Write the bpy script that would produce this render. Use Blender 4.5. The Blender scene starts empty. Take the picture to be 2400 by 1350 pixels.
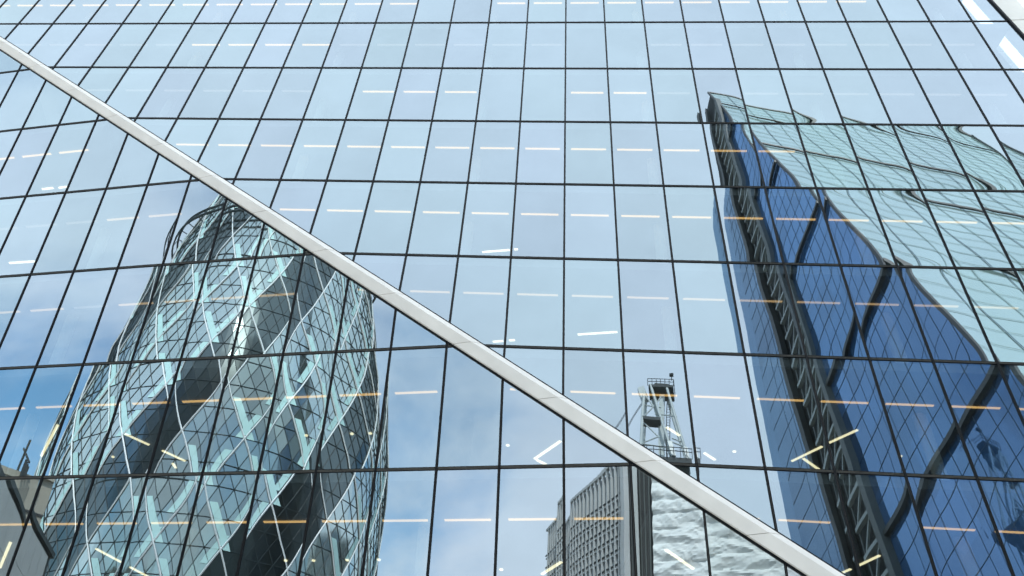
import bpy, math, random
from mathutils import Vector, Matrix, noise
random.seed(7)
R_ = math.radians
scene = bpy.context.scene
COL = scene.collection

# ------------------------------------------------------------------ camera
cam_d = bpy.data.cameras.new('camera'); cam = bpy.data.objects.new('camera', cam_d); COL.objects.link(cam)
CR = Vector((0.99327677, -0.07420175, 0.08885585)); CU = Vector((-0.11576382, -0.63666588, 0.76240101)); CF = Vector((0.0, 0.7675615, 0.6409753))
EYE = Vector((0, 0, 1.65))
cam.matrix_world = Matrix(((CR.x, CU.x, -CF.x, EYE.x), (CR.y, CU.y, -CF.y, EYE.y), (CR.z, CU.z, -CF.z, EYE.z), (0, 0, 0, 1)))
cam_d.sensor_width = 36.0; cam_d.lens = 2200.73 / 2400 * 36; cam_d.clip_start = 0.1; cam_d.clip_end = 5000
scene.camera = cam

# ------------------------------------------------------------------ sky and sun
SUN_EL, SUN_AZ = 47.7, 30.7            # azimuth from +Y towards +X
world = bpy.data.worlds.new('World'); scene.world = world; world.use_nodes = True
wt = world.node_tree; wn = wt.nodes; wl = wt.links
for n in list(wn): wn.remove(n)
def nd(tree, typ, **kw):
    n = tree.nodes.new(typ)
    for k, v in kw.items(): setattr(n, k, v)
    return n
def mth(tree, op, a, b=None, c=None, clamp=False):
    n = tree.nodes.new('ShaderNodeMath'); n.operation = op; n.use_clamp = clamp
    for i, v in enumerate((a, b, c)):
        if v is None: continue
        if isinstance(v, (int, float)): n.inputs[i].default_value = v
        else: tree.links.new(v, n.inputs[i])
    return n.outputs[0]
out = nd(wt, 'ShaderNodeOutputWorld'); bg = nd(wt, 'ShaderNodeBackground'); bg.inputs[1].default_value = 0.14
sky = nd(wt, 'ShaderNodeTexSky', sky_type='NISHITA', sun_disc=False); sky.sun_elevation = R_(SUN_EL); sky.sun_rotation = R_(SUN_AZ)
sky.air_density = 1.0; sky.dust_density = 0.6; sky.ozone_density = 1.0; sky.altitude = 30
tc = nd(wt, 'ShaderNodeTexCoord'); sep = nd(wt, 'ShaderNodeSeparateXYZ'); wl.new(tc.outputs['Generated'], sep.inputs[0])
zc = mth(wt, 'ADD', mth(wt, 'MAXIMUM', sep.outputs[2], 0.0), 0.16)
cmb = nd(wt, 'ShaderNodeCombineXYZ'); wl.new(mth(wt, 'DIVIDE', sep.outputs[0], zc), cmb.inputs[0]); wl.new(mth(wt, 'DIVIDE', sep.outputs[1], zc), cmb.inputs[1]); cmb.inputs[2].default_value = 4.3
def wnoise(scale, detail, rough, off):
    mp = nd(wt, 'ShaderNodeMapping'); mp.inputs['Location'].default_value = off; wl.new(cmb.outputs[0], mp.inputs[0])
    t = nd(wt, 'ShaderNodeTexNoise'); t.inputs['Scale'].default_value = scale; t.inputs['Detail'].default_value = detail; t.inputs['Roughness'].default_value = rough
    t.inputs['Distortion'].default_value = 0.35
    wl.new(mp.outputs[0], t.inputs['Vector']); return t.outputs['Fac']
cov = mth(wt, 'ADD', wnoise(0.95, 8, 0.56, (25.2, 4.6, 0)), mth(wt, 'MULTIPLY', sep.outputs[2], 0.26))
mr = nd(wt, 'ShaderNodeMapRange', interpolation_type='SMOOTHSTEP'); wl.new(cov, mr.inputs[0]); mr.inputs[1].default_value = 0.44; mr.inputs[2].default_value = 0.66; mr.inputs[3].default_value = 0.04; mr.inputs[4].default_value = 0.92
tone = nd(wt, 'ShaderNodeMix', data_type='RGBA'); wl.new(wnoise(1.6, 5, 0.5, (9.0, 2.0, 1.0)), tone.inputs['Factor'])
tone.inputs['A'].default_value = (5.3, 6.3, 7.5, 1); tone.inputs['B'].default_value = (7.0, 7.8, 8.6, 1)
low = nd(wt, 'ShaderNodeMix', data_type='RGBA'); lr = nd(wt, 'ShaderNodeMapRange', interpolation_type='SMOOTHSTEP'); wl.new(sep.outputs[2], lr.inputs[0]); lr.inputs[1].default_value = 0.2; lr.inputs[2].default_value = 0.62
wl.new(lr.outputs[0], low.inputs['Factor']); low.inputs['A'].default_value = (7.4, 8.0, 8.8, 1); wl.new(tone.outputs['Result'], low.inputs['B'])
hsv = nd(wt, 'ShaderNodeHueSaturation'); hsv.inputs['Hue'].default_value = 0.487; hsv.inputs['Saturation'].default_value = 1.2; hsv.inputs['Value'].default_value = 1.45; wl.new(sky.outputs[0], hsv.inputs['Color'])
mx = nd(wt, 'ShaderNodeMix', data_type='RGBA'); wl.new(mr.outputs[0], mx.inputs['Factor']); wl.new(hsv.outputs[0], mx.inputs['A']); wl.new(low.outputs['Result'], mx.inputs['B'])
wl.new(mx.outputs['Result'], bg.inputs[0]); wl.new(bg.outputs[0], out.inputs[0])

sd = Vector((math.sin(R_(SUN_AZ)) * math.cos(R_(SUN_EL)), math.cos(R_(SUN_AZ)) * math.cos(R_(SUN_EL)), math.sin(R_(SUN_EL))))
sl = bpy.data.lights.new('sun', 'SUN'); sl.energy = 3.2; sl.angle = R_(0.53); sl.color = (1.0, 0.95, 0.88)
so = bpy.data.objects.new('sun', sl); COL.objects.link(so); so.rotation_euler = sd.to_track_quat('Z', 'Y').to_euler(); so.location = (60, 100, 160)

vs = scene.view_settings; vs.view_transform = 'Standard'; vs.look = 'None'; vs.exposure = 1.34; vs.gamma = 1.0; vs.use_curve_mapping = False
cy = scene.cycles; cy.use_denoising = True; cy.denoiser = 'OPENIMAGEDENOISE'; cy.max_bounces = 10; cy.glossy_bounces = 6; cy.diffuse_bounces = 3; cy.transparent_max_bounces = 24
cy.caustics_reflective = False; cy.caustics_refractive = False; cy.sample_clamp_indirect = 6.0
scene.render.film_transparent = False

# ------------------------------------------------------------------ helpers
def empty(name, loc, label=None, cat=None, group=None):
    o = bpy.data.objects.new(name, None); COL.objects.link(o); o.location = loc
    if label: o['label'] = label
    if cat: o['category'] = cat
    if group: o['group'] = group
    return o
def tag(o, label, cat, group=None):
    o['label'] = label; o['category'] = cat
    if group: o['group'] = group
    return o
def world_of(o):
    m = Matrix.Translation(o.location)
    return m if o.parent is None else world_of(o.parent) @ o.matrix_parent_inverse @ m
def attach(o, parent):
    if parent is not None:
        o.parent = parent; o.matrix_parent_inverse = world_of(parent).inverted()
def mesh(name, V, F, mats, parent=None, mi=None, uv=None, smooth=False):
    me = bpy.data.meshes.new(name); me.from_pydata([tuple(v) for v in V], [], F)
    for m in (mats if isinstance(mats, (list, tuple)) else [mats]): me.materials.append(m)
    if mi: me.polygons.foreach_set('material_index', mi)
    if smooth: me.polygons.foreach_set('use_smooth', [True] * len(F))
    if uv:
        L = me.uv_layers.new(name='UVMap')
        for p in me.polygons:
            for li in p.loop_indices: L.data[li].uv = uv[me.loops[li].vertex_index]
    me.update()
    o = bpy.data.objects.new(name, me); COL.objects.link(o); attach(o, parent); return o
class MB:
    """collects pieces that become one mesh"""
    def __init__(s): s.V = []; s.F = []; s.M = []
    def add(s, V, F, m=0):
        b = len(s.V); s.V += [Vector(v) for v in V]; s.F += [tuple(b + i for i in f) for f in F]; s.M += [m] * len(F); return s
    def bar(s, a, b, w, h=None, up=None, m=0):
        a = Vector(a); b = Vector(b); h = h or w; d = (b - a).normalized()
        up = Vector(up) if up is not None else Vector((0, 0, 1))
        if abs(d.dot(up)) > 0.98: up = Vector((0.3, 0.95, 0))
        x = d.cross(up).normalized(); y = x.cross(d).normalized(); x *= w / 2; y *= h / 2
        V = [p + q for p in (a, b) for q in (-x - y, x - y, x + y, -x + y)]
        return s.add(V, [(3, 2, 1, 0), (4, 5, 6, 7), (0, 1, 5, 4), (1, 2, 6, 5), (2, 3, 7, 6), (3, 0, 4, 7)], m)
    def tube(s, pts, r, n=6, m=0):
        pts = [Vector(p) for p in pts]; b = len(s.V); ring = []
        for i, p in enumerate(pts):
            d = (pts[min(i + 1, len(pts) - 1)] - pts[max(i - 1, 0)]).normalized()
            up = Vector((0, 0, 1)) if abs(d.z) < 0.95 else Vector((0, 1, 0))
            x = d.cross(up).normalized(); y = x.cross(d)
            for k in range(n):
                a = 2 * math.pi * k / n; s.V.append(p + (x * math.cos(a) + y * math.sin(a)) * r)
        for i in range(len(pts) - 1):
            for k in range(n):
                s.F.append((b + i * n + k, b + i * n + (k + 1) % n, b + (i + 1) * n + (k + 1) % n, b + (i + 1) * n + k)); s.M.append(m)
        s.F.append(tuple(b + k for k in range(n))[::-1]); s.M.append(m)
        s.F.append(tuple(b + (len(pts) - 1) * n + k for k in range(n))); s.M.append(m)
        return s
    def prism(s, base, z0, z1, m=0):
        n = len(base); V = [Vector((p[0], p[1], z0)) for p in base] + [Vector((p[0], p[1], z1)) for p in base]
        return s.add(V, [tuple(range(n))[::-1], tuple(range(n, 2 * n))] + [(i, (i + 1) % n, n + (i + 1) % n, n + i) for i in range(n)], m)
    def slab(s, poly, off, m=0):
        """polygon (3D) extruded by vector off"""
        n = len(poly); off = Vector(off); V = [Vector(p) for p in poly]; V += [v + off for v in V]
        return s.add(V, [tuple(range(n)), tuple(range(n, 2 * n))[::-1]] + [(i, n + i, n + (i + 1) % n, (i + 1) % n) for i in range(n)], m)
    def build(s, name, mats, parent=None, smooth=False): return mesh(name, s.V, s.F, mats, parent, s.M, None, smooth)

def newmat(name):
    m = bpy.data.materials.new(name); m.use_nodes = True; t = m.node_tree
    for n in list(t.nodes): t.nodes.remove(n)
    return m, t, nd(t, 'ShaderNodeOutputMaterial')
def pmat(name, col, rough=0.6, metal=0.0, var=0.12, scale=1.5, bump=0.0, coat=0.0, spec=0.5):
    m, t, o = newmat(name); b = nd(t, 'ShaderNodeBsdfPrincipled'); t.links.new(b.outputs[0], o.inputs[0])
    b.inputs['Roughness'].default_value = rough; b.inputs['Metallic'].default_value = metal; b.inputs['Coat Weight'].default_value = coat; b.inputs['Specular IOR Level'].default_value = spec
    g = nd(t, 'ShaderNodeNewGeometry'); no = nd(t, 'ShaderNodeTexNoise'); no.inputs['Scale'].default_value = scale; no.inputs['Detail'].default_value = 6
    t.links.new(g.outputs['Position'], no.inputs['Vector'])
    k = mth(t, 'ADD', 1 - var, mth(t, 'MULTIPLY', no.outputs['Fac'], 2 * var))
    hs = nd(t, 'ShaderNodeHueSaturation'); hs.inputs['Color'].default_value = (*col, 1); t.links.new(k, hs.inputs['Value']); t.links.new(hs.outputs[0], b.inputs['Base Color'])
    if bump:
        bp = nd(t, 'ShaderNodeBump'); bp.inputs['Strength'].default_value = bump; bp.inputs['Distance'].default_value = 0.05
        t.links.new(no.outputs['Fac'], bp.inputs['Height']); t.links.new(bp.outputs[0], b.inputs['Normal'])
    return m
def emat(name, col, strength):
    m, t, o = newmat(name); e = nd(t, 'ShaderNodeEmission'); e.inputs[0].default_value = (*col, 1); e.inputs[1].default_value = strength
    t.links.new(e.outputs[0], o.inputs[0])
    try: m.cycles.emission_sampling = 'NONE'
    except Exception: pass
    return m
def towerglass(name, base, tint, fac, rough=0.03, var=0.35, wob=0.0):
    """far curtain-wall glass: a coloured body under a mirror coat, each pane a little different"""
    m, t, o = newmat(name); g = nd(t, 'ShaderNodeNewGeometry')
    wv = nd(t, 'ShaderNodeTexWhiteNoise', noise_dimensions='1D'); t.links.new(mth(t, 'MULTIPLY', mth(t, 'ADD', g.outputs['Random Per Island'], nd(t, 'ShaderNodeObjectInfo').outputs['Random']), 917.0), wv.inputs['W'])
    d = nd(t, 'ShaderNodeBsdfDiffuse'); hs = nd(t, 'ShaderNodeHueSaturation'); hs.inputs['Color'].default_value = (*base, 1)
    t.links.new(mth(t, 'ADD', 1 - var, mth(t, 'MULTIPLY', wv.outputs['Value'], 2 * var)), hs.inputs['Value']); t.links.new(hs.outputs[0], d.inputs['Color'])
    gl = nd(t, 'ShaderNodeBsdfGlossy'); gl.inputs['Color'].default_value = (*tint, 1); gl.inputs['Roughness'].default_value = rough
    if wob:
        v1 = nd(t, 'ShaderNodeVectorMath', operation='SUBTRACT'); t.links.new(wv.outputs['Color'], v1.inputs[0]); v1.inputs[1].default_value = (.5, .5, .5)
        v2 = nd(t, 'ShaderNodeVectorMath', operation='SCALE'); t.links.new(v1.outputs[0], v2.inputs[0]); v2.inputs['Scale'].default_value = wob
        v3 = nd(t, 'ShaderNodeVectorMath', operation='ADD'); t.links.new(v2.outputs[0], v3.inputs[0]); t.links.new(g.outputs['Normal'], v3.inputs[1])
        v4 = nd(t, 'ShaderNodeVectorMath', operation='NORMALIZE'); t.links.new(v3.outputs[0], v4.inputs[0]); t.links.new(v4.outputs[0], gl.inputs['Normal'])
    mix = nd(t, 'ShaderNodeMixShader'); lw = nd(t, 'ShaderNodeLayerWeight'); lw.inputs[0].default_value = 0.35
    t.links.new(mth(t, 'ADD', fac, mth(t, 'MULTIPLY', lw.outputs['Fresnel'], 0.5), clamp=True), mix.inputs[0])
    t.links.new(d.outputs[0], mix.inputs[1]); t.links.new(gl.outputs[0], mix.inputs[2]); t.links.new(mix.outputs[0], o.inputs[0]); return m

# ------------------------------------------------------------------ the two facade planes
H, W = 3.9, 1.72058824
class Facet: pass
def facet(P, u, v, n, w, nm):
    f = Facet(); f.P = Vector(P); f.u = Vector(u); f.v = Vector(v); f.n = Vector(n); f.w = w; f.nm = nm
    f.nh = Vector((f.n.x, f.n.y, 0)).normalized(); return f
FA = facet((1.82885286, 21.53473597, 14.05928213), (0.99051878, -0.13737736, 0), (-0.13751045, 0.45075453, 3.9), (-0.13655905, -0.98461861, 0.10898539), W, 'upper')
FB = facet((0.21414357, 22.25104677, 14.00279345), (0.96256935, -0.27103552, 0), (-0.25536229, -0.187684, 3.9468), (-0.27049397, -0.96064608, -0.0631833), W * 1.012, 'lower')
def X(f, c, r, o=0.0): return f.P + f.u * (f.w * c) + f.v * (6 - r) + f.n * o
# cut lines in (column,row) of each facet: the diagonal band and the right-hand edge
upA = lambda c: 0.32 + (c + 15.2) * (6.73 - 0.32) / (3.74 + 15.2)
loB = lambda c: 0.56 + (c + 13.96) * (6.66 - 0.56) / (4.0 + 13.96)
riA = lambda r: 10.75 + (r + 0.49) * 0.19 / 0.84
def clip(poly, f):
    out_ = []
    for i in range(len(poly)):
        a, b = poly[i], poly[(i + 1) % len(poly)]; fa, fb = f(a), f(b)
        if fa >= 0: out_.append(a)
        if (fa >= 0) != (fb >= 0):
            t = fa / (fa - fb); out_.append((a[0] + (b[0] - a[0]) * t, a[1] + (b[1] - a[1]) * t))
    return out_
def clipfacet(poly, f, g=0.0):
    if f is FA:
        poly = clip(poly, lambda p: upA(p[0]) - g - p[1]); poly = clip(poly, lambda p: riA(p[1]) - g - p[0]) if poly else poly
    else: poly = clip(poly, lambda p: p[1] - loB(p[0]) - g)
    return poly
def area(p): return abs(sum(p[i][0] * p[(i + 1) % len(p)][1] - p[(i + 1) % len(p)][0] * p[i][1] for i in range(len(p)))) / 2

# ------------------------------------------------------------------ materials
def facade_glass(f):
    m, t, o = newmat(f.nm + ' facade coated glass'); L = t.links
    uvn = nd(t, 'ShaderNodeUVMap'); uvn.uv_map = 'UVMap'; s = nd(t, 'ShaderNodeSeparateXYZ'); L.new(uvn.outputs[0], s.inputs[0])
    oi = nd(t, 'ShaderNodeObjectInfo'); wv = nd(t, 'ShaderNodeTexWhiteNoise', noise_dimensions='1D'); L.new(mth(t, 'MULTIPLY', oi.outputs['Random'], 731.0), wv.inputs['W'])
    rc = nd(t, 'ShaderNodeSeparateColor'); L.new(wv.outputs['Color'], rc.inputs[0])
    u2 = mth(t, 'SUBTRACT', mth(t, 'MULTIPLY', s.outputs[0], 2.0), 1.0); v2 = mth(t, 'SUBTRACT', mth(t, 'MULTIPLY', s.outputs[1], 2.0), 1.0)
    g = nd(t, 'ShaderNodeNewGeometry'); off = nd(t, 'ShaderNodeVectorMath', operation='ADD'); L.new(g.outputs['Position'], off.inputs[0])
    sc = nd(t, 'ShaderNodeVectorMath', operation='SCALE'); L.new(wv.outputs['Color'], sc.inputs[0]); sc.inputs['Scale'].default_value = 60.0; L.new(sc.outputs[0], off.inputs[1])
    no = nd(t, 'ShaderNodeTexNoise'); no.inputs['Scale'].default_value = 0.85; no.inputs['Detail'].default_value = 1.2; L.new(off.outputs[0], no.inputs['Vector'])
    nc = nd(t, 'ShaderNodeSeparateColor'); L.new(no.outputs['Color'], nc.inputs[0])
    def slope(x, tilt, nz, bow, curl, kt, kn):
        x5 = mth(t, 'MULTIPLY', mth(t, 'POWER', mth(t, 'ABSOLUTE', x), 5.0), mth(t, 'SIGN', x))
        amt = mth(t, 'ADD', 0.35, rc.outputs[0])
        b_ = mth(t, 'MULTIPLY', amt, mth(t, 'ADD', mth(t, 'MULTIPLY', x, bow), mth(t, 'MULTIPLY', x5, curl)))
        a_ = mth(t, 'MULTIPLY', mth(t, 'SUBTRACT', tilt, 0.5), kt); c_ = mth(t, 'MULTIPLY', mth(t, 'SUBTRACT', nz, 0.5), kn)
        return mth(t, 'ADD', b_, mth(t, 'ADD', a_, c_))
    su = slope(u2, rc.outputs[1], nc.outputs[0], 0.0022, 0.0050, 0.0052, 0.0017)
    sv = slope(v2, rc.outputs[2], nc.outputs[1], -0.0012, -0.0040, 0.0044, 0.0014)
    vd = f.v.normalized()
    def vscale(vec, k):
        n = nd(t, 'ShaderNodeVectorMath', operation='SCALE'); n.inputs[0].default_value = vec; L.new(k, n.inputs['Scale']); return n.outputs[0]
    a1 = nd(t, 'ShaderNodeVectorMath', operation='ADD'); L.new(vscale(f.u, su), a1.inputs[0]); L.new(vscale(vd, sv), a1.inputs[1])
    a2 = nd(t, 'ShaderNodeVectorMath', operation='ADD'); L.new(a1.outputs[0], a2.inputs[0]); a2.inputs[1].default_value = f.n
    a3 = nd(t, 'ShaderNodeVectorMath', operation='NORMALIZE'); L.new(a2.outputs[0], a3.inputs[0])
    dirt = nd(t, 'ShaderNodeTexNoise'); dirt.inputs['Scale'].default_value = 0.35; dirt.inputs['Detail'].default_value = 7; dirt.inputs['Roughness'].default_value = 0.65; L.new(off.outputs[0], dirt.inputs['Vector'])
    gl = nd(t, 'ShaderNodeBsdfGlossy'); gl.inputs['Roughness'].default_value = 0.0; L.new(a3.outputs[0], gl.inputs['Normal'])
    tint = nd(t, 'ShaderNodeMix', data_type='RGBA'); L.new(rc.outputs[1], tint.inputs['Factor']); tint.inputs['A'].default_value = (0.815, 0.92, 1.0, 1); tint.inputs['B'].default_value = (0.81, 0.955, 0.99, 1); L.new(tint.outputs['Result'], gl.inputs['Color'])
    tr = nd(t, 'ShaderNodeBsdfTransparent'); tr.inputs[0].default_value = (0.34, 0.37, 0.37, 1)
    lw = nd(t, 'ShaderNodeLayerWeight'); lw.inputs[0].default_value = 0.45
    mix = nd(t, 'ShaderNodeMixShader'); L.new(mth(t, 'ADD', mth(t, 'ADD', 0.225, mth(t, 'MULTIPLY', rc.outputs[2], 0.03)), mth(t, 'ADD', mth(t, 'MULTIPLY', lw.outputs['Facing'], 0.14), mth(t, 'MULTIPLY', mth(t, 'SUBTRACT', dirt.outputs['Fac'], 0.5), 0.075)), clamp=True), mix.inputs[0]); L.new(tr.outputs[0], mix.inputs[1]); L.new(gl.outputs[0], mix.inputs[2]); L.new(mix.outputs[0], o.inputs[0])
    return m
GLASS = {FA: facade_glass(FA), FB: facade_glass(FB)}
mb_, tb_, ob_ = newmat('clear inner glass'); tr_ = nd(tb_, 'ShaderNodeBsdfTransparent'); tr_.inputs[0].default_value = (0.97, 0.99, 0.985, 1); tb_.links.new(tr_.outputs[0], ob_.inputs[0]); CLEAR = mb_
BLACK = pmat('black anodised aluminium', (0.004, 0.0042, 0.005), 0.55, 0.0, 0.2, 3, spec=0.12)
SEAL = pmat('grey weather seal strip', (0.13, 0.12, 0.10), 0.5, 0.0, 0.2, 6, spec=0.2)
BAND = pmat('off white coated metal panel', (0.75, 0.695, 0.62), 0.55, 0.0, 0.16, 1.1, coat=0.1)
CONC = pmat('office ceiling grey', (0.42, 0.43, 0.43), 0.8, 0, 0.1, 0.8)
WALLI = pmat('office core wall', (0.28, 0.30, 0.31), 0.8, 0, 0.15, 0.4)
COLM = pmat('pale round column paint', (0.80, 0.82, 0.80), 0.6, 0, 0.05, 1)
HOUS = pmat('light housing white', (0.7, 0.7, 0.68), 0.5, 0, 0.05, 3)
LIT = emat('warm lit diffuser', (1.0, 0.57, 0.20), 0.85)
LITW = emat('white lit diffuser', (1.0, 0.85, 0.52), 1.3)
MID = emat('half lit diffuser', (1.0, 0.62, 0.30), 0.5)
DIM = emat('unlit diffuser with glow', (1.0, 0.85, 0.7), 0.14)  # unlit fittings: a weak emission stands in for the light they reflect
SHEETW = pmat('white roller blind', (0.82, 0.83, 0.82), 0.7, 0, 0.04, 1)

# ------------------------------------------------------------------ ground
g = MB().prism([(-900, -900), (900, -900), (900, 900), (-900, 900)], -0.5, 0.0).build('ground', pmat('city street paving', (0.21, 0.195, 0.175), 0.9, 0, 0.3, 0.3)); g['kind'] = 'structure'
pv = MB().prism([(-40, 3), (45, 3), (45, 60), (-40, 60)], 0.0, 0.12).build('pavement', pmat('pale stone paving', (0.42, 0.39, 0.35), 0.8, 0, 0.15, 1.2)); pv['kind'] = 'structure'

# ------------------------------------------------------------------ the glass tower
TOWER = empty('glass_tower', (2.0, 30.0, 0.12), 'folded glass office tower with black mullion grid and pale diagonal band', 'building')
def edge_bar(f, p, q, w, d, m=0, mbx=None, o=0.0):
    mbx = mbx or MB(); a = X(f, p[0], p[1], o); b = X(f, q[0], q[1], o); return mbx.bar(a, b, w, d, f.n, m)
def facade(f, crange, rrange, label):
    c0, c1 = crange; r0, r1 = rrange
    # the black trim along the cut edges carries the panes, mullions and transoms
    tr = MB()
    if f is FA:
        cl = lambda r: -15.2 + (r - 0.32) * (3.74 + 15.2) / (6.73 - 0.32)
        rr0 = max(r0, upA(c0)); tr.bar(X(f, cl(rr0), rr0, 0.02), X(f, cl(r1), r1, 0.02), 0.055, 0.08, f.n); tr.bar(X(f, riA(r0), r0, 0.02), X(f, riA(r1), r1, 0.02), 0.09, 0.12, f.n)
    else:
        cl = lambda r: -13.96 + (r - 0.56) * (4.0 + 13.96) / (6.66 - 0.56)
        rr0 = loB(c0); tr.bar(X(f, c0, rr0, 0.02), X(f, cl(r1), r1, 0.02), 0.055, 0.08, f.n)
    root = tr.build('facade_trim', BLACK, TOWER); root['label'] = label
    pn = 0
    for r in range(r0, r1):
        for c in range(c0, c1):
            e = 0.012
            poly = clipfacet([(c + e, r + e / 2), (c + 1 - e, r + e / 2), (c + 1 - e, r + 1 - e / 2), (c + e, r + 1 - e / 2)], f)
            if len(poly) < 3 or area(poly) < 0.004: continue
            n = len(poly); V = [X(f, p[0], p[1]) for p in poly]; V += [v - f.n * 0.03 for v in V]
            cen = sum(V, Vector()) / len(V)
            F = [tuple(range(n))[::-1], tuple(range(n, 2 * n))] + [(i, (i + 1) % n, n + (i + 1) % n, n + i) for i in range(n)]
            uv = [(p[0] - c, 1 - (p[1] - r)) for p in poly] * 2
            me = mesh('glass_pane', [v - cen for v in V], F, [GLASS[f], CLEAR, BLACK], None, [0, 1] + [2] * n, uv)
            me.location = cen; attach(me, root); pn += 1
    # mullions
    for c in range(c0, c1 + 1):
        rt, rb = r0, r1
        if f is FA:
            rb = min(r1, upA(c)); 
            if c > riA(r0): rt = max(r0, (c - 10.75) * 0.84 / 0.19 - 0.49)
        else: rt = max(r0, loB(c))
        if rb - rt < 0.05: continue
        b = MB(); a0, a1 = X(f, c, rt, 0.012), X(f, c, rb, 0.012)
        sh = f.u * 0.019
        b.bar(a0 - sh, a1 - sh, 0.027, 0.03, f.n); b.bar(a0 + sh, a1 + sh, 0.027, 0.03, f.n); b.bar(a0 - f.n * 0.012, a1 - f.n * 0.012, 0.016, 0.02, f.n, 1)
        b.build('mullion', [BLACK, SEAL], root)
    # transoms: two black bars with a seal strip between
    for r in range(r0, r1 + 1):
        if f is FA:
            ca = max(c0, -15.2 + (r - 0.32) * 18.94 / 6.41); cb = min(c1, riA(r))
        else:
            ca = c0; cb = min(c1, -13.96 + (r - 0.56) * 17.96 / 6.10)
        if cb - ca < 0.1: continue
        b = MB(); dv = f.v.normalized()
        for k, (dz, hh, m, of) in enumerate(((0.038, 0.018, 0, 0.004), (0.0, 0.014, 0, 0.003), (-0.038, 0.022, 0, 0.004), (0.019, 0.024, 1, -0.004), (-0.019, 0.024, 1, -0.004))):
            b.bar(X(f, ca, r, of) + dv * dz, X(f, cb, r, of) + dv * dz, 0.03, hh, dv, m)
        b.build('transom', [BLACK, SEAL], root)
    return pn
NA = facade(FA, (-19, 14), (-2, 8), 'upper folded glass facade of wide storey-high panes')
NB = facade(FB, (-16, 6), (0, 8), 'lower folded glass facade under the pale diagonal band')

# pale diagonal band over the fold: panels meeting at the floor lines and half way between
def bandpair(r):
    ca = -15.2 + (r - 0.32) * 18.94 / 6.41; cb = -13.96 + (r - 0.56) * 17.96 / 6.10
    return X(FA, ca, r), X(FB, cb, r)
navg = (FA.n + FB.n).normalized()
rows = [k * 0.5 for k in range(-2, 17)]
for r_a, r_b in zip(rows[:-1], rows[1:]):
    g = 0.0016; prof = []
    for r in (r_a + g, r_b - g):
        a, b = bandpair(r); prof.append([a + navg * 0.045, a + navg * 0.11 + (b - a) * 0.05, a.lerp(b, 0.36) + navg * 0.20, b + navg * 0.10 + (a - b) * 0.05, b + navg * 0.045, b - navg * 0.18, a - navg * 0.18])
    n = 7; V = prof[0] + prof[1]
    F = [tuple(range(n)), tuple(range(n, 2 * n))[::-1]] + [(i, n + i, n + (i + 1) % n, (i + 1) % n) for i in range(n)]
    mesh('band_panel', V, F, BAND, TOWER)
a, b = bandpair(rows[0]); a2, b2 = bandpair(rows[-1])
MB().bar(a.lerp(b, .4) - navg * 0.02, a2.lerp(b2, .4) - navg * 0.02, 0.3, 0.16, navg).build('band_backing', BLACK, TOWER)
# right-hand edge band of the upper facade
for r in range(-2, 8):
    g = 0.006; P = []
    for q in (r + g, r + 1 - g):
        i_ = X(FA, riA(q) + 0.03, q, 0.05); o_ = X(FA, riA(q) + 0.60, q, 0.10); P.append([i_, o_, o_ + Vector((0.0, 0.7, 0)), i_ + Vector((0, 0.7, 0))])
    V = P[0] + P[1]; mesh('edge_panel', V, [(0, 1, 2, 3), (7, 6, 5, 4), (0, 4, 5, 1), (1, 5, 6, 2), (2, 6, 7, 3), (3, 7, 4, 0)], BAND, TOWER)

# floors, ceilings, columns and core inside
DEPTH = {FA: {-1: .94, 0: .98, 1: 1.02, 2: 1.12, 3: 1.23, 4: 1.50, 5: 1.78, 6: 2.18, 7: 2.6}, FB: {2: 1.16, 3: 1.29, 4: 1.57, 5: 1.85, 6: 2.36, 7: 2.8}}
def floorline(f, r, dz=0.0):
    if f is FA: ca = -15.2 + (r - 0.32) * 18.94 / 6.41 if r > upA(-19) else -19; cb = riA(r)
    else: ca = -16; cb = -13.96 + (r - 0.56) * 17.96 / 6.10
    ca = max(ca, -19 if f is FA else -16); return ca, cb
for f, rr in ((FA, range(-2, 9)), (FB, range(1, 9))):
    for r in rr:
        ca, cb = floorline(f, r)
        if cb - ca < 0.3: continue
        p = X(f, ca, r, -0.10); q = X(f, cb, r, -0.10)
        base = [(p.x, p.y), (q.x, q.y), (q.x - 0.6, q.y + 9.5), (p.x - 0.2, p.y + 9.5)]
        MB().prism(base, p.z - 0.30, p.z - 0.03).build('floor_slab', CONC, TOWER)
        MB().bar((p.x, p.y + 9.3, p.z - 2.3), (q.x, q.y + 9.3, q.z - 2.3), 0.2, 3.9).build('core_wall', WALLI, TOWER)
        cols = (-13.1, -9.4, -5.65, -1.85, 1.87, 5.6, 9.35) if f is FA else (-15.95, -12.25, -8.5, -4.75, -1.0, 2.75)
        for c in cols:
            # one column per storey: from this slab down to the slab below
            r2 = r + 1
            rc = r2 if f is FA else r
            lo, hi = floorline(f, rc)
            if not (lo + 0.6 < c < hi - 0.4) or r == rr[-1]: continue
            dd = DEPTH[f].get(r, 1.0) + 0.55; pe = X(f, c, 4.5) - EYE; sh_ = f.u * (dd * pe.dot(f.u) / -pe.dot(f.nh)); top = X(f, c, r) - f.nh * dd + sh_ - Vector((0, 0, 0.31)); bot = X(f, c, r2) - f.nh * dd + sh_ - Vector((0, 0, 0.02))
            MB().tube([bot, bot.lerp(top, .5), top], 0.20, 12).build('column', COLM, TOWER, True)
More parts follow.
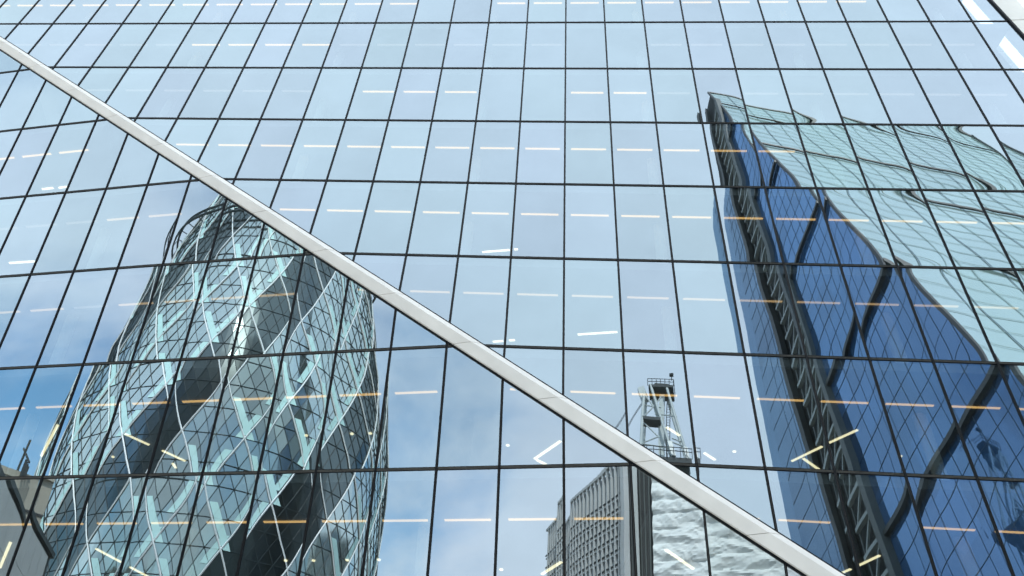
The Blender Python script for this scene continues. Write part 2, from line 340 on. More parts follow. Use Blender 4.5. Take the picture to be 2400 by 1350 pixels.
for r in range(-2, 8):  # opaque side wall added to narrow the bright sky patches at the edge
    q = X(FA, riA(r), r); q2 = X(FA, riA(r + 1), r + 1)
    MB().add([q2 + Vector((.5, 1.45, 0)), q2 + Vector((-.2, 9.6, 0)), q + Vector((-.2, 9.6, -.05)), q + Vector((.5, 1.45, -.05)), q2 + Vector((.2, 1.45, 0)), q2 + Vector((-.5, 9.6, 0)), q + Vector((-.5, 9.6, -.05)), q + Vector((.2, 1.45, -.05))], [(0, 1, 2, 3), (7, 6, 5, 4), (0, 4, 5, 1), (1, 5, 6, 2), (2, 6, 7, 3), (3, 7, 4, 0)]).build('added_return_wall', WALLI, TOWER)
p = X(FA, -19, -2); q = X(FA, riA(-2), -2)  # unseen cap added over the cut-off top to keep daylight out
MB().prism([(p.x, p.y), (q.x, q.y), (q.x - 0.8, q.y + 16), (p.x, p.y + 12)], p.z + 0.14, p.z + 0.6).build('daylight_cap', CONC, TOWER)
MB().bar((-32, 44, 0.2), (24, 41, 0.2), 0.4, 0.4).build('rear_plinth', CONC, TOWER)

# ------------------------------------------------------------------ ceiling strip lights
strip_me = {}
def strip_mesh(kind, length, width):
    key = (kind, round(length, 2), width)
    if key in strip_me: return strip_me[key]
    l, w = length / 2, width / 2
    V = [(-l, -w, 0), (l, -w, 0), (l, w, 0), (-l, w, 0), (-l + .01, -w * .8, -.035), (l - .01, -w * .8, -.035), (l - .01, w * .8, -.035), (-l + .01, w * .8, -.035)]
    F = [(0, 1, 2, 3), (7, 6, 5, 4), (0, 4, 5, 1), (1, 5, 6, 2), (2, 6, 7, 3), (3, 7, 4, 0)]
    me = bpy.data.meshes.new('strip_light'); me.from_pydata(V, [], F); me.materials.append(HOUS); me.materials.append(kind); me.polygons.foreach_set('material_index', [0, 1, 1, 1, 1, 1]); me.update()
    strip_me[key] = me; return me
def strip(a, b, kind, width, label, group):
    d = b - a; o = bpy.data.objects.new('strip_light', strip_mesh(kind, d.length, width)); COL.objects.link(o)
    o.location = (a + b) / 2; o.rotation_euler = (0, 0, math.atan2(d.y, d.x)); tag(o, label, 'ceiling light', group); return o
BASE = {FA: {-1: (.11, 1.0225), 0: (.12, 1.029), 1: (.12, 1.034), 2: (.12, 1.035), 3: (.115, 1.045), 4: (.13, 1.055), 5: (.10, 1.071), 6: (.12, 1.078)},
        FB: {2: (-12.36, 1.02), 3: (-7.28, 1.033), 4: (-4.23, 1.05), 5: (-1.17, 1.057), 6: (-.13, 1.08)}}
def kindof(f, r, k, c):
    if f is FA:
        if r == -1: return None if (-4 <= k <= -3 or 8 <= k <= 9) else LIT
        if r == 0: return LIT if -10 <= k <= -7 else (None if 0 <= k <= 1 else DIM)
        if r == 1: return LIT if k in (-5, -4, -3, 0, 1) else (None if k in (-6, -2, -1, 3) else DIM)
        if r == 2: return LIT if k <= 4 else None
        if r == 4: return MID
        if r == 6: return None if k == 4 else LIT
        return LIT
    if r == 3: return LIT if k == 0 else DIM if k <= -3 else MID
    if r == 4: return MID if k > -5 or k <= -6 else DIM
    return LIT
ORD = 'first second third fourth fifth sixth seventh eighth ninth tenth eleventh twelfth thirteenth fourteenth fifteenth sixteenth seventeenth eighteenth nineteenth twentieth'.split() + ['twenty-' + w for w in 'first second third fourth fifth sixth seventh eighth ninth'.split()]
WHERE = {FA: {-1: 'storey above the mostly unlit one', 0: 'mostly unlit storey', 1: 'storey under the mostly unlit one', 2: 'storey mirroring the wedge tower peak', 3: 'storey below the wedge tower peak', 4: 'softly lit storey', 5: 'storey mirroring the crane head', 6: 'storey below the crane head'},
         FB: {2: 'storey above the bullet tower gantry', 3: 'storey mirroring the bullet tower gantry', 4: 'storey mirroring the bullet tower shoulder', 5: 'storey mirroring the bullet tower glare', 6: 'storey mirroring the fin block'}}
for f in (FA, FB):
    for r, (b0, pitch) in BASE[f].items():
        row = []
        for k in range(-20, 14):
            c = b0 + k * pitch; lo, hi = floorline(f, r)
            if f is FA and (c < lo + 0.1 or c + .8 > hi - .05): continue
            if f is FB and (c < -15.5 or c + .8 > hi - .1): continue
            kd = kindof(f, r, k, c)
            if kd is not None: row.append((k, c, kd))
        if f is FB: row.reverse()
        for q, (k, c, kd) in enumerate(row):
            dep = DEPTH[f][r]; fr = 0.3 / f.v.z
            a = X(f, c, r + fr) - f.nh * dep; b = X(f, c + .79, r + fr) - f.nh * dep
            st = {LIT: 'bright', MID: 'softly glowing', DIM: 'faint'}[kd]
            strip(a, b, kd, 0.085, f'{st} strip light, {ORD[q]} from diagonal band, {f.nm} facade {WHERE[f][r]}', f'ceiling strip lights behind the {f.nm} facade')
def onceil(x, y, f, r):
    z = f.P.z + (6 - r) * f.v.z - 0.3; d = CR * ((x - 1200) / 2200.73) - CU * ((y - 675) / 2200.73) + CF; return EYE + d * ((z - EYE.z) / d.z)
for f, r, L in ((FB, 5, [(136, 995, 97, 1068), (293, 1016, 350, 1042), (380, 1055, 435, 1080), (405, 1085, 412, 1096), (1253, 1075, 1314, 1033), (1258, 1077, 1280, 1088)]), (FB, 6, [(25, 1270, 0, 1330), (225, 1285, 285, 1317), (305, 1328, 350, 1352), (1270, 1345, 1316, 1316), (1560, 1287, 1625, 1332)]),
                (FB, 3, [(22, 616, 82, 612)]), (FB, 2, [(99, 443, 125, 440), (138, 440, 158, 437)]), (FA, 3, [(1130, 590, 1195, 585), (1205, 584, 1214, 583)]), (FA, 4, [(1354, 783, 1447, 777), (1155, 800, 1180, 798), (1193, 797, 1207, 796)]),
                (FA, 5, [(1562, 1000, 1593, 1020), (1650, 1060, 1676, 1077), (1855, 1080, 1927, 1045), (1942, 1037, 2010, 1006), (1882, 1073, 1920, 1100)]), (FA, 6, [(2012, 1324, 2062, 1300), (1967, 1344, 1994, 1332)])):
    L.sort(key=lambda q: abs((q[1] - 87) * 0.843 - (q[0] - 0) * 0.538))
    for q, (x0, y0, x1, y1) in enumerate(L):
        a, b = onceil(x0, y0, f, r), onceil(x1, y1, f, r)
        strip(a, b, LITW, 0.10, f'deep white strip light, {ORD[q]} from diagonal band, {WHERE[f][r]}', f'angled strip lights deep behind the {f.nm} facade')
for f, r, L in ((FB, 6, [(670, 1313), (735, 1313), (814, 1312), (888, 1311), (1175, 1334)]), (FB, 5, [(718, 1020), (825, 1016), (868, 1015), (265, 1070), (1190, 1043)]), (FA, 5, [(1721, 1057), (2110, 1068)])):
    L.sort(key=lambda q: abs((q[1] - 87) * 0.843 - q[0] * 0.538))
    for q, (x, y) in enumerate(L):
        p = onceil(x, y, f, r); o = MB().tube([Vector((0, 0, 0)), Vector((0, 0, -.03))], 0.06, 10).build('downlight', LITW); o.location = p
        tag(o, f'tiny round downlight, {ORD[q]} from diagonal band, {f.nm} facade {WHERE[f][r]}', 'downlight', f'downlights behind the {f.nm} facade')

# ================================================================== the city mirrored in the glass
CA = Vector((5.48989734, 39.58327872, -2.73139079)); CB = Vector((12.01739552, 42.6791911, 4.45708194))   # the viewpoint mirrored in each facet plane
def at(c, az, D): return Vector((c.x + D * math.sin(R_(az)), c.y - D * math.cos(R_(az)), 0))

# ------------------------------------------------------------------ bullet-shaped tower with a triangulated glass skin
GZ = [0, 30, 50, 66, 73, 80, 88, 97, 108, 118, 125, 130, 134, 136.5]; GR = [25, 28, 29.2, 29.1, 28, 26.4, 24.6, 22.5, 19.5, 16.3, 13.2, 9.8, 5.6, 1.0]
def grad(z):
    if z <= GZ[0]: return GR[0]
    for i in range(len(GZ) - 1):
        if z <= GZ[i + 1]:
            t = (z - GZ[i]) / (GZ[i + 1] - GZ[i]); return GR[i] + (GR[i + 1] - GR[i]) * t
    return GR[-1]
def gradS(z): return (grad(z - 6) + 2 * grad(z - 3) + 3 * grad(z) + 2 * grad(min(z + 3, 136.5)) + grad(min(z + 6, 136.5))) / 9
GC = at(CB, -46.8, 171.0); gaz = R_(-46.8); gw = Vector((-math.sin(gaz), math.cos(gaz), 0)); ge = Vector((math.cos(gaz), math.sin(gaz), 0))
NSEG, RING, S4 = 72, 4.3, 4; SEG = 360.0 / NSEG; Z0 = 69.4 - 16 * RING; PH0 = -26.4
def gp(i, j, o=0.0):
    """node: i segments round (5 degrees each), j rings up; o metres proud of the skin"""
    z = Z0 + j * RING; a = R_(PH0 + i * SEG); r = max(gradS(z), 0.6) + o; return GC + (gw * math.cos(a) + ge * math.sin(a)) * r + Vector((0, 0, z))
JMAX = 31
GHK = empty('bullet_tower', GC, 'bullet-shaped glass tower with spiralling dark bands, mirrored in the lower facade', 'tower')
G_LIGHT = towerglass('pale green tower glass', (0.12, 0.155, 0.145), (0.80, 0.91, 0.88), 0.32, 0.09, 0.8, 0.03)
G_DARK = towerglass('smoked tower glass', (0.013, 0.017, 0.017), (0.34, 0.40, 0.40), 0.03, 0.11, 0.6, 0.03)
G_FRAME = pmat('dark green grey tower frame', (0.02, 0.035, 0.04), 0.5, 0, 0.1, 0.4)
G_WHITE = pmat('white painted diagrid', (0.82, 0.86, 0.86), 0.45, 0, 0.05, 0.5)
G_TEAL = pmat('pale teal column casing', (0.52, 0.78, 0.76), 0.5, 0, 0.12, 0.3)
# skin of diamond panes; "/" lines keep i-j, the band between two white "/" lines is band(i-j)
def isdark(d): return math.floor(d / S4) % 3 == 2
rest = MB(); cand = []
for j2 in range(0, 2 * JMAX - 2):
    j = j2 / 2.0
    for i in range(NSEG):
        ii = i + (0.5 if j2 % 2 else 0.0)
        P = [gp(ii, j), gp(ii + .5, j + .5), gp(ii, j + 1), gp(ii - .5, j + .5)]
        dark = isdark(ii - (j + .5) + 0.01 - 0.0)
        ph = (PH0 + ii * SEG + 180) % 360 - 180; zz = Z0 + (j + .5) * RING
        vis = abs(ph) < 75 and 36 < zz < 118
        cand.append((0 if vis else 1, abs(ph) + abs(zz - 70) * 0.6, P, dark))
cand.sort(key=lambda q: (q[0], q[1]))
for k, (_, _, P, dark) in enumerate(cand):
    if k < 300:
        cen = sum(P, Vector()) / 4; nn = (P[2] - P[0]).cross(P[1] - P[3]).normalized()
        if nn.dot(cen - GC) < 0: nn = -nn
        V = [p - nn * 0.06 for p in P]; V = [p.lerp(cen, 0.02) for p in P] + V
        F = [(0, 1, 2, 3), (7, 6, 5, 4), (0, 4, 5, 1), (1, 5, 6, 2), (2, 6, 7, 3), (3, 7, 4, 0)]
        o = mesh('glass_pane', [v - cen for v in V], F, G_DARK if dark else G_LIGHT, None); o.location = cen; attach(o, GHK)
    else: rest.add([p.lerp(sum(P, Vector()) / 4, 0.02) for p in P], [(0, 1, 2, 3)], 1 if dark else 0)
o = rest.build('glass_skin', [G_LIGHT, G_DARK], GHK); o['kind'] = 'stuff'
# dark rings and fine diagonals, white diagrid lines, teal casings beside them
for j in range(0, JMAX):
    MB().tube([gp(i, j, 0.05) for i in range(NSEG)] + [gp(0, j, 0.05)], 0.075, 4).build('ring_beam', G_FRAME, GHK)
for sgn in (1, -1):
    for i in range(NSEG):
        main = i % S4 == 0
        pts = [gp(i + sgn * j, j, 0.16 if main else 0.05) for j in [q * 0.5 for q in range(0, 2 * JMAX - 1)]]
        MB().tube(pts, 0.15 if main else 0.065, 4).build('diagrid_rib' if main else 'glazing_rib', G_WHITE if main else G_FRAME, GHK)
for i in range(0, NSEG, S4):
    for sgn in (1, -1):
        m = MB()
        for q in range(0, 2 * JMAX - 2):
            j = q * 0.5
            if sgn == -1:
                if isdark(i - 2 * j - .3): continue
                a0, a1 = i - j + 0.14, i - j + 0.66
                if q % 4 == 3: continue
                m.add([gp(a0, j, .1), gp(a1, j, .1), gp(a1 - .5, j + .5, .1), gp(a0 - .5, j + .5, .1)], [(0, 1, 2, 3)])
            else:
                if isdark(i - 1.0) or q % 3 == 0: continue
                a0, a1 = i + j - 0.60, i + j - 0.14
                m.add([gp(a0, j, .09), gp(a1, j, .09), gp(a1 + .5, j + .5, .09), gp(a0 + .5, j + .5, .09)], [(0, 1, 2, 3)])
        if m.F: m.build('column_casing', G_TEAL, GHK)
for z, r in ((109.2, 21.2), (111.0, 20.4)):
    MB().tube([GC + Vector((math.cos(a) * r, math.sin(a) * r, z)) for a in [k * math.pi / 36 for k in range(73)]], 0.26, 6).build('gantry_rail', G_FRAME, GHK)
m = MB()
for k in range(36):
    a = k * math.pi / 18; m.tube([GC + Vector((math.cos(a) * 21.2, math.sin(a) * 21.2, 109.2)), GC + Vector((math.cos(a) * 20.4, math.sin(a) * 20.4, 111)), GC + Vector((math.cos(a) * 18.4, math.sin(a) * 18.4, 110.5))], 0.11, 5)
m.build('gantry_bracket', G_FRAME, GHK)

# ------------------------------------------------------------------ wedge tower: sloping pale green front, blue braced flank
TW = Vector((13.262, -71.983, 225.0)); ts = Vector((math.cos(R_(70)), math.sin(R_(70)), 0)); tr2 = Vector((math.cos(R_(-16.6)), math.sin(R_(-16.6)), 0)); tq = Vector((-ts.y, ts.x, 0))   # tq points out of the flank
def fk(k, z, o=0.0): return Vector((TW.x, TW.y, 0)) + ts * k + tq * o + Vector((0, 0, z))          # flank: k metres forward, z up
def fg(q, z, o=0.0):
    nrm = tr2.cross(Vector((ts.x, ts.y, -3.02))).normalized(); nrm = nrm if nrm.z > 0 else -nrm
    return Vector((TW.x, TW.y, 0)) + tr2 * q + ts * ((225 - z) / 3.02) + Vector((0, 0, z)) + nrm * o  # front: q metres across, z up
WEDGE = empty('wedge_tower', fk(30, 0), 'wedge-shaped glass tower with green sloping front and dark braced edge, mirrored at right', 'tower')
BLUEG = towerglass('deep blue flank glass', (0.025, 0.075, 0.17), (0.36, 0.58, 0.94), 0.34, 0.02, 0.7, 0.02)
LEFTG = towerglass('grey blue flank glass', (0.05, 0.10, 0.16), (0.46, 0.63, 0.85), 0.32, 0.03, 0.7, 0.03)
GREENG = towerglass('pale sea green front glass', (0.36, 0.50, 0.47), (0.85, 0.96, 0.95), 0.22, 0.1, 0.06, 0.004)
STEEL = pmat('dark painted steelwork', (0.022, 0.027, 0.028), 0.5, 0, 0.2, 0.5)
STEELG = pmat('grey green steel strut', (0.075, 0.09, 0.09), 0.5, 0, 0.15, 0.5)
STEELL = pmat('light grey steel strut', (0.30, 0.34, 0.34), 0.5, 0, 0.15, 0.5)
LINE = pmat('grey green glazing bar', (0.03, 0.085, 0.15), 0.5, 0, 0.1, 0.5)
LINEG = pmat('sage glazing bar', (0.40, 0.54, 0.52), 0.5, 0, 0.1, 0.5)
DEEP = pmat('dark open core', (0.012, 0.016, 0.018), 0.8, 0, 0.3, 0.2)
kl = lambda z: -5.2 + (219 - z) * 0.102          # back edge of the flank
tl = lambda z: -2.6 + (221 - z) * 0.155; trr = lambda z: 5.6 + (210 - z) * 0.160 ; ks = lambda z: (225 - z) / 3.02
# body just inside the skins
prof = [(kl(0) + .4, 0), (ks(0) - .4, 0), (ks(224) - .4, 224), (kl(224) + .4, 224)]
m = MB(); n4 = 4
V = [fk(k, z, -0.45) for k, z in prof] + [fk(k, z, -0.45) + tr2 * 69.0 for k, z in prof]
m.add(V, [(0, 1, 2, 3), (7, 6, 5, 4), (0, 4, 5, 1), (1, 5, 6, 2), (2, 6, 7, 3), (3, 7, 4, 0)]).build('building_core', DEEP, WEDGE)
# flank glass, storey pair by storey pair, in front of and behind the truss
zs = [k * 7.5 for k in range(0, 31)]
for z0, z1 in zip(zs[:-1], zs[1:]):
    a, b = ks(z0), ks(z1); c0, c1 = trr(z0), trr(z1)
    ncol = max(1, int((a - c0) / 4.2))
    for q in range(ncol):
        u0, u1 = q / ncol, (q + 1) / ncol
        p = [fk(c0 + (a - c0) * u0, z0), fk(c0 + (a - c0) * u1, z0), fk(c1 + (b - c1) * u1, z1), fk(c1 + (b - c1) * u0, z1)]
        if (a - c0) < 0.5 or (b - c1) < 0.02: continue
        MB().slab(p, tq * 0.12).build('flank_pane', BLUEG, WEDGE)
    p = [fk(kl(z0), z0), fk(tl(z0), z0), fk(tl(z1), z1), fk(kl(z1), z1)]
    if z1 < 176: MB().slab(p, tq * 0.12).build('flank_pane', LEFTG, WEDGE)
MB().slab([fk(kl(0), 0, .02), fk(kl(0) - 3.2, 0, .02), fk(kl(172) - 3.0, 168, .02), fk(kl(172) - 1.2, 172, .02), fk(kl(172), 172, .02)], -tq * 6).build('stair_shaft', LEFTG, WEDGE)
# floor lines and raked glazing bars on the flank
for q in range(1, 55):
    z = 225 - q * 4.07
    MB().bar(fk(trr(z) + .4, z, .15), fk(ks(z) - .2, z, .12), 0.05, 0.05, tq).build('floor_line', LINE, WEDGE) if ks(z) - trr(z) > 1 else None
    if z < 170: MB().bar(fk(kl(z), z, .15), fk(tl(z), z, .12), 0.05, 0.05, tq).build('floor_line', LINE, WEDGE)
for q in range(-12, 36):
    k0 = q * 2.0; zt = min(222.0, (225 / 3.02 - k0 - 225 * .157) / (1 / 3.02 - .157)) if True else 0
    # where k0+(225-z)*.157 crosses the slope edge
    zt = min(222.0, 225 - k0 / (1 / 3.02 - 0.157)) if k0 > 0 else 222.0
    if k0 >= 6.5 and zt > 8: MB().bar(fk(k0 + (225 - zt) * .157, zt, .15), fk(k0 + 225 * .157, 0, .12), 0.05, 0.05, tq).build('glazing_bar', LINE, WEDGE)
    elif k0 < -3: 
        z_a = 168.0
        if kl(z_a) < k0 + (225 - z_a) * .157 < tl(z_a): MB().bar(fk(k0 + (225 - z_a) * .157, z_a, .15), fk(k0 + 165 * .157, 60, .12), 0.05, 0.05, tq).build('glazing_bar', LINE, WEDGE)
# floor-band beams right across the flank and the front
for z in (184, 147.5, 118, 89.5, 62, 33):
    MB().bar(fk(trr(z) - 1.0, z, .5), fk(ks(z), z, .5), 0.62, 0.5, tq).build('mega_beam', STEEL, WEDGE)
for z in (207, 162.5, 129.5, 93, 63, 33):
    MB().bar(fg(0, z, .25), fg(70, z, .25), 0.24, 0.42 if z < 200 else .15).build('mega_beam', STEEL, WEDGE)
# slope edge and roof edge
MB().bar(fk(ks(0), 0, .1), fk(ks(224.6), 224.6, .1), 0.45, 0.45, tq).build('slope_edge', STEEL, WEDGE)
MB().bar(fg(-.3, 225.2), fg(70.3, 225.2), 0.4, 0.4).build('roof_edge', STEEL, WEDGE)
MB().bar(fg(70, 225), fg(70, 0), 0.6, 0.8).build('slope_edge', STEELG, WEDGE)
# truss: two chords, rungs and raking struts in front of the dark recess
m = MB().bar(fk(tl(220), 220, .5), fk(tl(0), 0, .5), 1.0, 1.0, tq); m.build('truss_chord', STEEL, WEDGE)
m = MB().bar(fk(trr(209), 209, .5), fk(trr(0), 0, .5), 1.0, 1.3, tq); m.build('truss_chord', STEELG, WEDGE)
z = 205.0
while z > 10:
    kr = trr(z) - 4.6
    MB().bar(fk(kr, z, .75), fk(trr(z) - .5, z - .5, .75), 0.5, 0.6, tq).build('truss_rung', STEELL, WEDGE)
    MB().bar(fk(kr, z, .55), fk(trr(z + 4.07) - 1.0, z + 3.4, .55), 0.30, 0.3, tq).build('truss_strut', STEELL, WEDGE)
    MB().bar(fk(kr, z, .35), fk(kr + .35, z - 3.6, .35), 0.26, 0.26, tq).build('truss_strut', STEELG, WEDGE)
    z -= 4.07
# sloping front: panes by storey and bay (large ones as parts), thin bars between
nz, nq = 18, 14
for a in range(nz):
    z1, z0 = 225 - a * 12.4, 225 - (a + 1) * 12.4
    for b in range(nq):
        MB().slab([fg(b * 5, z0), fg(b * 5 + 4.9, z0), fg(b * 5 + 4.9, z1 - .12), fg(b * 5, z1 - .12)], fg(0, 0, -.12) - fg(0, 0)).build('front_pane', GREENG, WEDGE)
for a in range(1, 56):
    MB().bar(fg(0, 225 - a * 4.13, .08), fg(70, 225 - a * 4.13, .05), 0.035, 0.035).build('floor_line', LINEG, WEDGE)
for b in range(0, 29, 2):
    MB().bar(fg(b * 2.5, 225, .1), fg(b * 2.5, 2, .1), 0.08 if b % 4 == 2 else 0.04, 0.05).build('front_mullion', LINE if b % 4 == 2 else LINEG, WEDGE)

# ------------------------------------------------------------------ office block with pale fins, dark recess and sheeted scaffold
FP0 = at(CB, -21.9, 140); FP1 = at(CB, -25.75, 158.4); FP2 = at(CB, -27.1, 168.9); FZ = 62.1
FIN = empty('fin_block', FP0, 'office block with pale vertical fins and dark stair recess, mirrored low in the facade', 'building')
FINM = pmat('pale stone fin', (0.60, 0.62, 0.62), 0.7, 0, 0.1, 0.3); FGL = towerglass('dark office window glass', (0.03, 0.04, 0.045), (0.6, 0.7, 0.75), 0.3, 0.05, 0.4, 0.02); FDK = pmat('charcoal recess cladding', (0.035, 0.037, 0.04), 0.6, 0, 0.25, 0.3)
fd = (FP1 - FP0).normalized(); fo = Vector((fd.y, -fd.x, 0)); fo = fo if fo.dot(CB - FP0) > 0 else -fo
def fin_face(p, d, o, L, ztop, pitch, storey):
    MB().slab([p - o * .5, p + d * L - o * .5, p + d * L - o * .5 + Vector((0, 0, ztop)), p - o * .5 + Vector((0, 0, ztop))], -o * 14).build('wall_body', FGL, FIN)
    n = int(L / pitch)
    for k in range(n + 1):
        q = p + d * (k * pitch); MB().bar(q, q + Vector((0, 0, ztop + .6)), 0.30, 0.55, o).build('fin', FINM, FIN)
    z = ztop - 4.4
    while z > 4:
        MB().bar(p + Vector((0, 0, z)) + o * .1, p + d * L + Vector((0, 0, z)) + o * .1, 0.22, 0.2).build('ledge', STEEL, FIN); MB().bar(p + Vector((0, 0, z - .5)), p + d * L + Vector((0, 0, z - .5)), 0.25, 0.2).build('sill', FINM, FIN)
        z -= storey
    MB().bar(p + Vector((0, 0, ztop + .3)), p + d * L + Vector((0, 0, ztop + .3)), 0.6, 0.4).build('parapet', FINM, FIN)
fin_face(FP0, fd, fo, (FP1 - FP0).length, FZ, 1.49, 2.1)
fd2 = (FP2 - FP1).normalized(); fin_face(FP1 - fo * 1.5, fd2, fo, (FP2 - FP1).length, FZ - 0.9, 1.4, 2.1)
MB().bar(FP0 - fd * .7, FP0 - fd * .7 + Vector((0, 0, FZ + .6)), 1.5, 1.5, fo).build('corner_pier', FINM, FIN)
R0 = at(CB, -21.25, 140.6); R1 = at(CB, -20.2, 140); MB().prism([(R0.x, R0.y), (R1.x, R1.y), (R1.x - 3, R1.y - 8), (R0.x - 3, R0.y - 8)], 0, FZ - .5).build('stair_recess', FDK, FIN)
for k in range(3):
    q = R0.lerp(R1, (k + .5) / 3); q.y += .2; MB().bar(q, q + Vector((0, 0, FZ - 1)), 0.25, 0.3).build('recess_rib', STEELG, FIN)
# sheeting
S0 = at(CB, -20.15, 139); S1 = at(CB, -11.0, 135.5); sdv = (S1 - S0).normalized(); son = Vector((-sdv.y, sdv.x, 0)); son = son if son.dot(CB - S0) > 0 else -son
Ls = (S1 - S0).length; nx, nzv = 96, 120; V = []; ztop = FZ - 1.0; z_lo = 26.0
for b in range(nzv + 1):
    for a in range(nx + 1):
        x = Ls * a / nx; zz = z_lo + (ztop - z_lo) * b / nzv; lift = zz / 2.25
        wz = zz + 0.5 * noise.noise(Vector((x * .12, zz * .1, 9))); lift = wz / 2.25 + 0.1 * noise.noise(Vector((x * .5, math.floor(wz / 2.25) * 3.7, 1)))
        fr = lift - math.floor(lift); belly = math.sin(fr * math.pi) ** 0.5 * (0.30 + 0.25 * noise.noise(Vector((x * .15, math.floor(lift) * 2.3, 4))))
        q = Vector((x * .20 + zz * .15 * (1 if math.floor(lift) % 2 else -1), zz * .36, math.floor(lift) * 1.9)); d = belly
        for oc, am in ((1.0, .42), (2.3, .22), (5.1, .09)): d += am * (1 - abs(noise.noise(q * oc)) * 2.2)
        V.append(S0 + sdv * x + Vector((0, 0, zz)) + son * d)
F = [(b * (nx + 1) + a, b * (nx + 1) + a + 1, (b + 1) * (nx + 1) + a + 1, (b + 1) * (nx + 1) + a) for b in range(nzv) for a in range(nx)]
SHEET = mesh('scaffold_sheeting', V, F, pmat('silver grey scaffold sheet', (0.84, 0.86, 0.86), 0.5, 0.0, 0.10, 0.35), None)
tag(SHEET, 'wrinkled silver scaffold sheeting wrapped over a building, mirrored under the diagonal band', 'sheeting')
SB = MB().slab([S0 - son * 1.2, S1 - son * 1.2, S1 - son * 1.2 + Vector((0, 0, ztop)), S0 - son * 1.2 + Vector((0, 0, ztop))], -son * 12).build('wrapped_building', FDK)
tag(SB, 'building hidden behind wrinkled silver scaffold sheeting', 'building')

# ------------------------------------------------------------------ low pale block and its taller neighbour, bottom left
K0 = at(CB, -62.0, 74.0); K1 = at(CB, -58.13, 83.9); K2 = at(CB, -54.57, 105.4); kd = (K2 - K1).normalized(); KZ = 30.0
ko = Vector((-kd.y, kd.x, 0)); ko = ko if ko.dot(CB - K1) > 0 else -ko
LOW = empty('panelled_block', K1, 'low pale panelled block with dark roof coping, mirrored at the lower facade corner', 'building')
PAN = pmat('weathered pale cladding panel', (0.80, 0.78, 0.73), 0.75, 0, 0.14, 0.5, 0.3)
a0 = K1 - kd * 22; LL = (K2 - a0).length
MB().slab([a0 - ko * .3, K2 - ko * .3, K2 - ko * .3 + Vector((0, 0, KZ)), a0 - ko * .3 + Vector((0, 0, KZ))], -ko * 3.0).build('wall_core', FDK, LOW)
for a in range(int(LL / 3.0)):
    for b in range(8):
        p = a0 + kd * (a * 3.0 + .03) + Vector((0, 0, b * 3.6 + .6)); MB().slab([p, p + kd * 2.94, p + kd * 2.94 + Vector((0, 0, 3.54)), p + Vector((0, 0, 3.54))], -ko * .2).build('cladding_panel', PAN, LOW)
MB().bar(a0 + Vector((0, 0, KZ)) - ko * .4, K2 + Vector((0, 0, KZ)) - ko * .2, 0.7, 0.45).build('roof_coping', STEEL, LOW)
N0 = at(CB, -63.5, 118); N1 = at(CB, -55.9, 121); nv = (N1 - N0).normalized(); NB2 = empty('beige_block', N0, 'beige rendered block with mast on its roof, mirrored behind the low panelled block', 'building')
BEI = pmat('beige render wall', (0.38, 0.35, 0.29), 0.8, 0, 0.15, 0.3); NZ = 42.0
MB().prism([(N0.x, N0.y), (N1.x, N1.y), (N1.x - 15, N1.y - 8), (N0.x - 15, N0.y - 8)], 0, NZ).build('wall', BEI, NB2)
MB().bar(N0 + Vector((0, 0, NZ)), N1 + Vector((0, 0, NZ)), 0.8, 0.7).build('parapet', BEI, NB2)
for b in range(4):
    MB().bar(N0 + Vector((0, 0, NZ - 4 - b * 4)), N1 + Vector((0, 0, NZ - 4 - b * 4)), 0.3, 0.25).build('string_course', FDK, NB2)
MA = at(CB, -57.7, 121) + Vector((0, 0, NZ)); MAST = empty('roof_mast', MA, 'dark leaning aerial mast with cross arm on the beige roof', 'mast')
MB().tube([MA, MA + Vector((.9, .3, 4.2))], 0.14, 6).build('pole', STEEL, MAST); MB().tube([MA + Vector((-.3, 0, 3.4)), MA + Vector((2.6, .5, 1.1))], 0.13, 6).build('cross_arm', STEEL, MAST)
m = MB()
for k in range(4): m.tube([MA + Vector((1.6 + k * .3, .4, -1.2)), MA + Vector((1.7 + k * .3, .4, 1.6 - k * .3))], 0.12, 6)
m.build('bracket', STEEL, MAST)

# ------------------------------------------------------------------ tower crane head
CRZ = 65.0; CRP = Vector((1.6, -35.4, 0)); CRANE = empty('tower_crane', CRP, 'white tower crane head with ladder, platform and raking legs, mirrored above the band', 'crane')
CWH = pmat('chalky white crane paint', (0.58, 0.64, 0.64), 0.45, 0, 0.12, 0.6); CDK = pmat('dark crane machinery', (0.03, 0.04, 0.042), 0.5, 0, 0.3, 0.8)
def tube(name, pts, r, mt=None, n=6): return MB().tube(pts, r, n).build(name, mt or CWH, CRANE)
P3 = lambda x, y, z: Vector((x, -35.3 + y, z))
for y in (-.9, .9):
    tube('back_leg', [P3(-.9, y, 76.2), P3(-1.5, y * 1.4, 66.0)], .17)
for x0, z0, x1, z1, y in ((-.2, 77.0, 2.05, 66.6, 1.0), (1.75, 76.2, 3.75, 65.7, 1.0), (-.2, 77.0, 2.05, 66.6, -1.0), (1.75, 76.2, 3.75, 65.7, -1.0)):
    tube('front_leg', [P3(x0, y, z0), P3(x1, y, z1)], .16); MB().bar(P3(x1 - .25, y, z1 + 1.5), P3(x1 + .06, y, z1 - .4), .5, .3).build('leg_shoe', CWH, CRANE)
MB().bar(P3(1.1, 0, 76), P3(.72, 0, 66), .62, .62, (1, 0, 0)).build('centre_post', CWH, CRANE)
for dx in (.55, .95): tube('ladder_rail', [P3(1.15 + dx, .3, 75.4), P3(.75 + dx, .3, 66.5)], .045, CDK)
for k in range(22):
    z = 75.2 - k * .4; x = 1.15 - (75.4 - z) * .045; tube('ladder_rung', [P3(x + .55, .3, z), P3(x + .95, .3, z)], .03, CDK, 4)
MB().bar(P3(-1.2, .6, 71.8), P3(.9, .6, 71.4), 1.2, .45).build('middle_platform', CDK, CRANE)
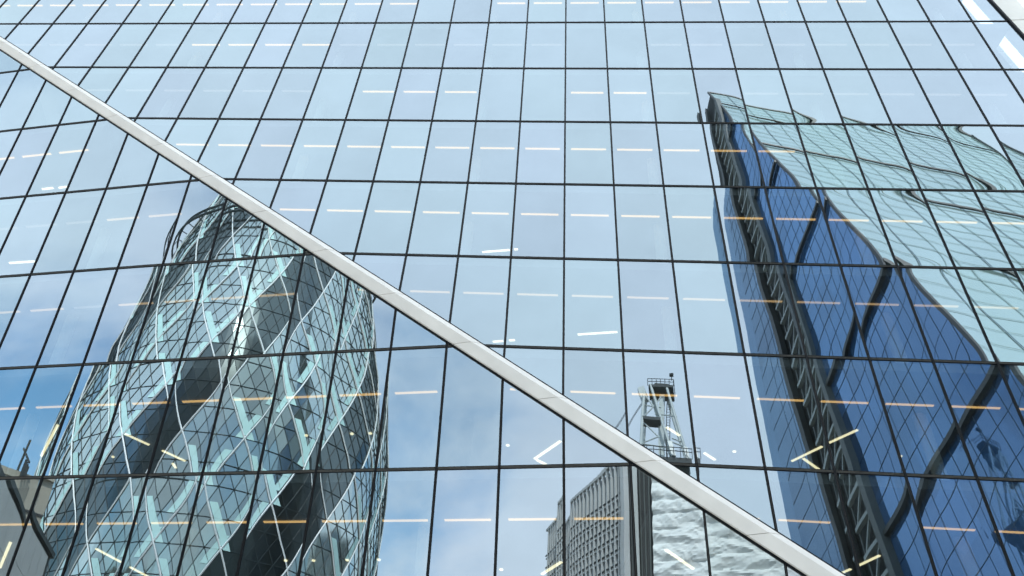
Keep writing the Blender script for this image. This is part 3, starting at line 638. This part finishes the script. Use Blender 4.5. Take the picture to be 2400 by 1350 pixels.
for a, b in (((-1.1, 74.0), (1.0, 73.5)), ((-1.2, 71.6), (.7, 69.0)), ((-1.4, 68.3), (.7, 69.2)), ((-1.4, 68.3), (2.0, 67.4)), ((.3, 72.6), (2.8, 71.9)), ((-1.2, 72.0), (.3, 73.9)), ((-.8, 75.5), (.1, 73.7)), ((2.1, 68.8), (3.1, 68.2)), ((2.0, 68.3), (3.2, 67.6)), ((1.0, 75.0), (.2, 73.9))):
    tube('brace', [P3(a[0], .8, a[1]), P3(b[0], .8, b[1])], .08)
MB().bar(P3(-.4, 0, 76.8), P3(2.5, 0, 76.4), 2.2, .35).build('top_platform', CDK, CRANE); MB().bar(P3(.2, .2, 77.2), P3(1.9, .2, 76.9), 1.0, .7).build('winch_housing', CDK, CRANE)
MB().bar(P3(-1.4, 0, 77.4), P3(-.9, 0, 75.6), .9, .8).build('sheave_housing', CWH, CRANE)
for dz in (.55, 1.0): tube('guard_rail', [P3(-.5, 1.1, 76.9 + dz), P3(2.6, 1.1, 76.5 + dz), P3(2.6, -1.1, 76.5 + dz)], .04, CDK)
for k in range(7): tube('rail_post', [P3(-.5 + k * .51, 1.1, 76.8 - k * .06), P3(-.5 + k * .51, 1.1, 77.9 - k * .06)], .04, CDK)
o = MB().tube([P3(2.35, 1.0, 77.5), P3(2.35, 1.0, 78.2)], .06).tube([P3(2.1, 1.0, 78.35), P3(2.6, 1.0, 78.35)], .22, 8).build('floodlight', CDK, CRANE)
MB().bar(P3(-1.6, 0, 65.6), P3(4.2, 0, 64.9), 3.0, 1.0).build('slewing_deck', CDK, CRANE)
for dz in (.5, .95): tube('deck_rail', [P3(-1.4, 1.6, 66.4 + dz), P3(4.4, 1.6, 65.5 + dz)], .04, CDK)
for k in range(9): tube('rail_post', [P3(-1.4 + k * .72, 1.6, 66.0 - k * .1), P3(-1.4 + k * .72, 1.6, 67.4 - k * .11)], .04, CDK)
for sx in (-1, 1):
    for sy in (-1, 1): tube('mast_leg', [P3(1.4 + sx, sy, 0), P3(1.4 + sx, sy, 64.6)], .15)
m = MB()
for k in range(21):
    z = k * 3.05
    for sy in (-1, 1): m.tube([P3(.4, sy, z), P3(2.4, sy, z + 3.05)], .07, 4)
    for sx in (.4, 2.4): m.tube([P3(sx, -1, z + 3.05), P3(sx, 1, z)], .07, 4)
m.build('mast_lacing', CWH, CRANE)
for k in range(4): tube('hoist_cable', [P3(-1.2, .1 * k, 75.4 - .25 * k)] + [P3(-1.2 - 9 * t, .1 * k, 75.4 - .25 * k - 9.5 * t ** 1.0 + 2.2 * math.sin(t * 3.14) * -1) for t in (.15, .3, .45, .6, .8, 1.0)], .02, CDK, 4)

# the crane stands a little farther back: scale its parts about the mirrored viewpoint's foot
for o in CRANE.children:
    for v in o.data.vertices: v.co = CA + (v.co - CA) * 1.11
CRANE.location = Vector((CA.x + (CRP.x - CA.x) * 1.11, CA.y + (CRP.y - CA.y) * 1.11, 0))
for o in CRANE.children: o.matrix_parent_inverse = Matrix.Translation(CRANE.location).inverted()
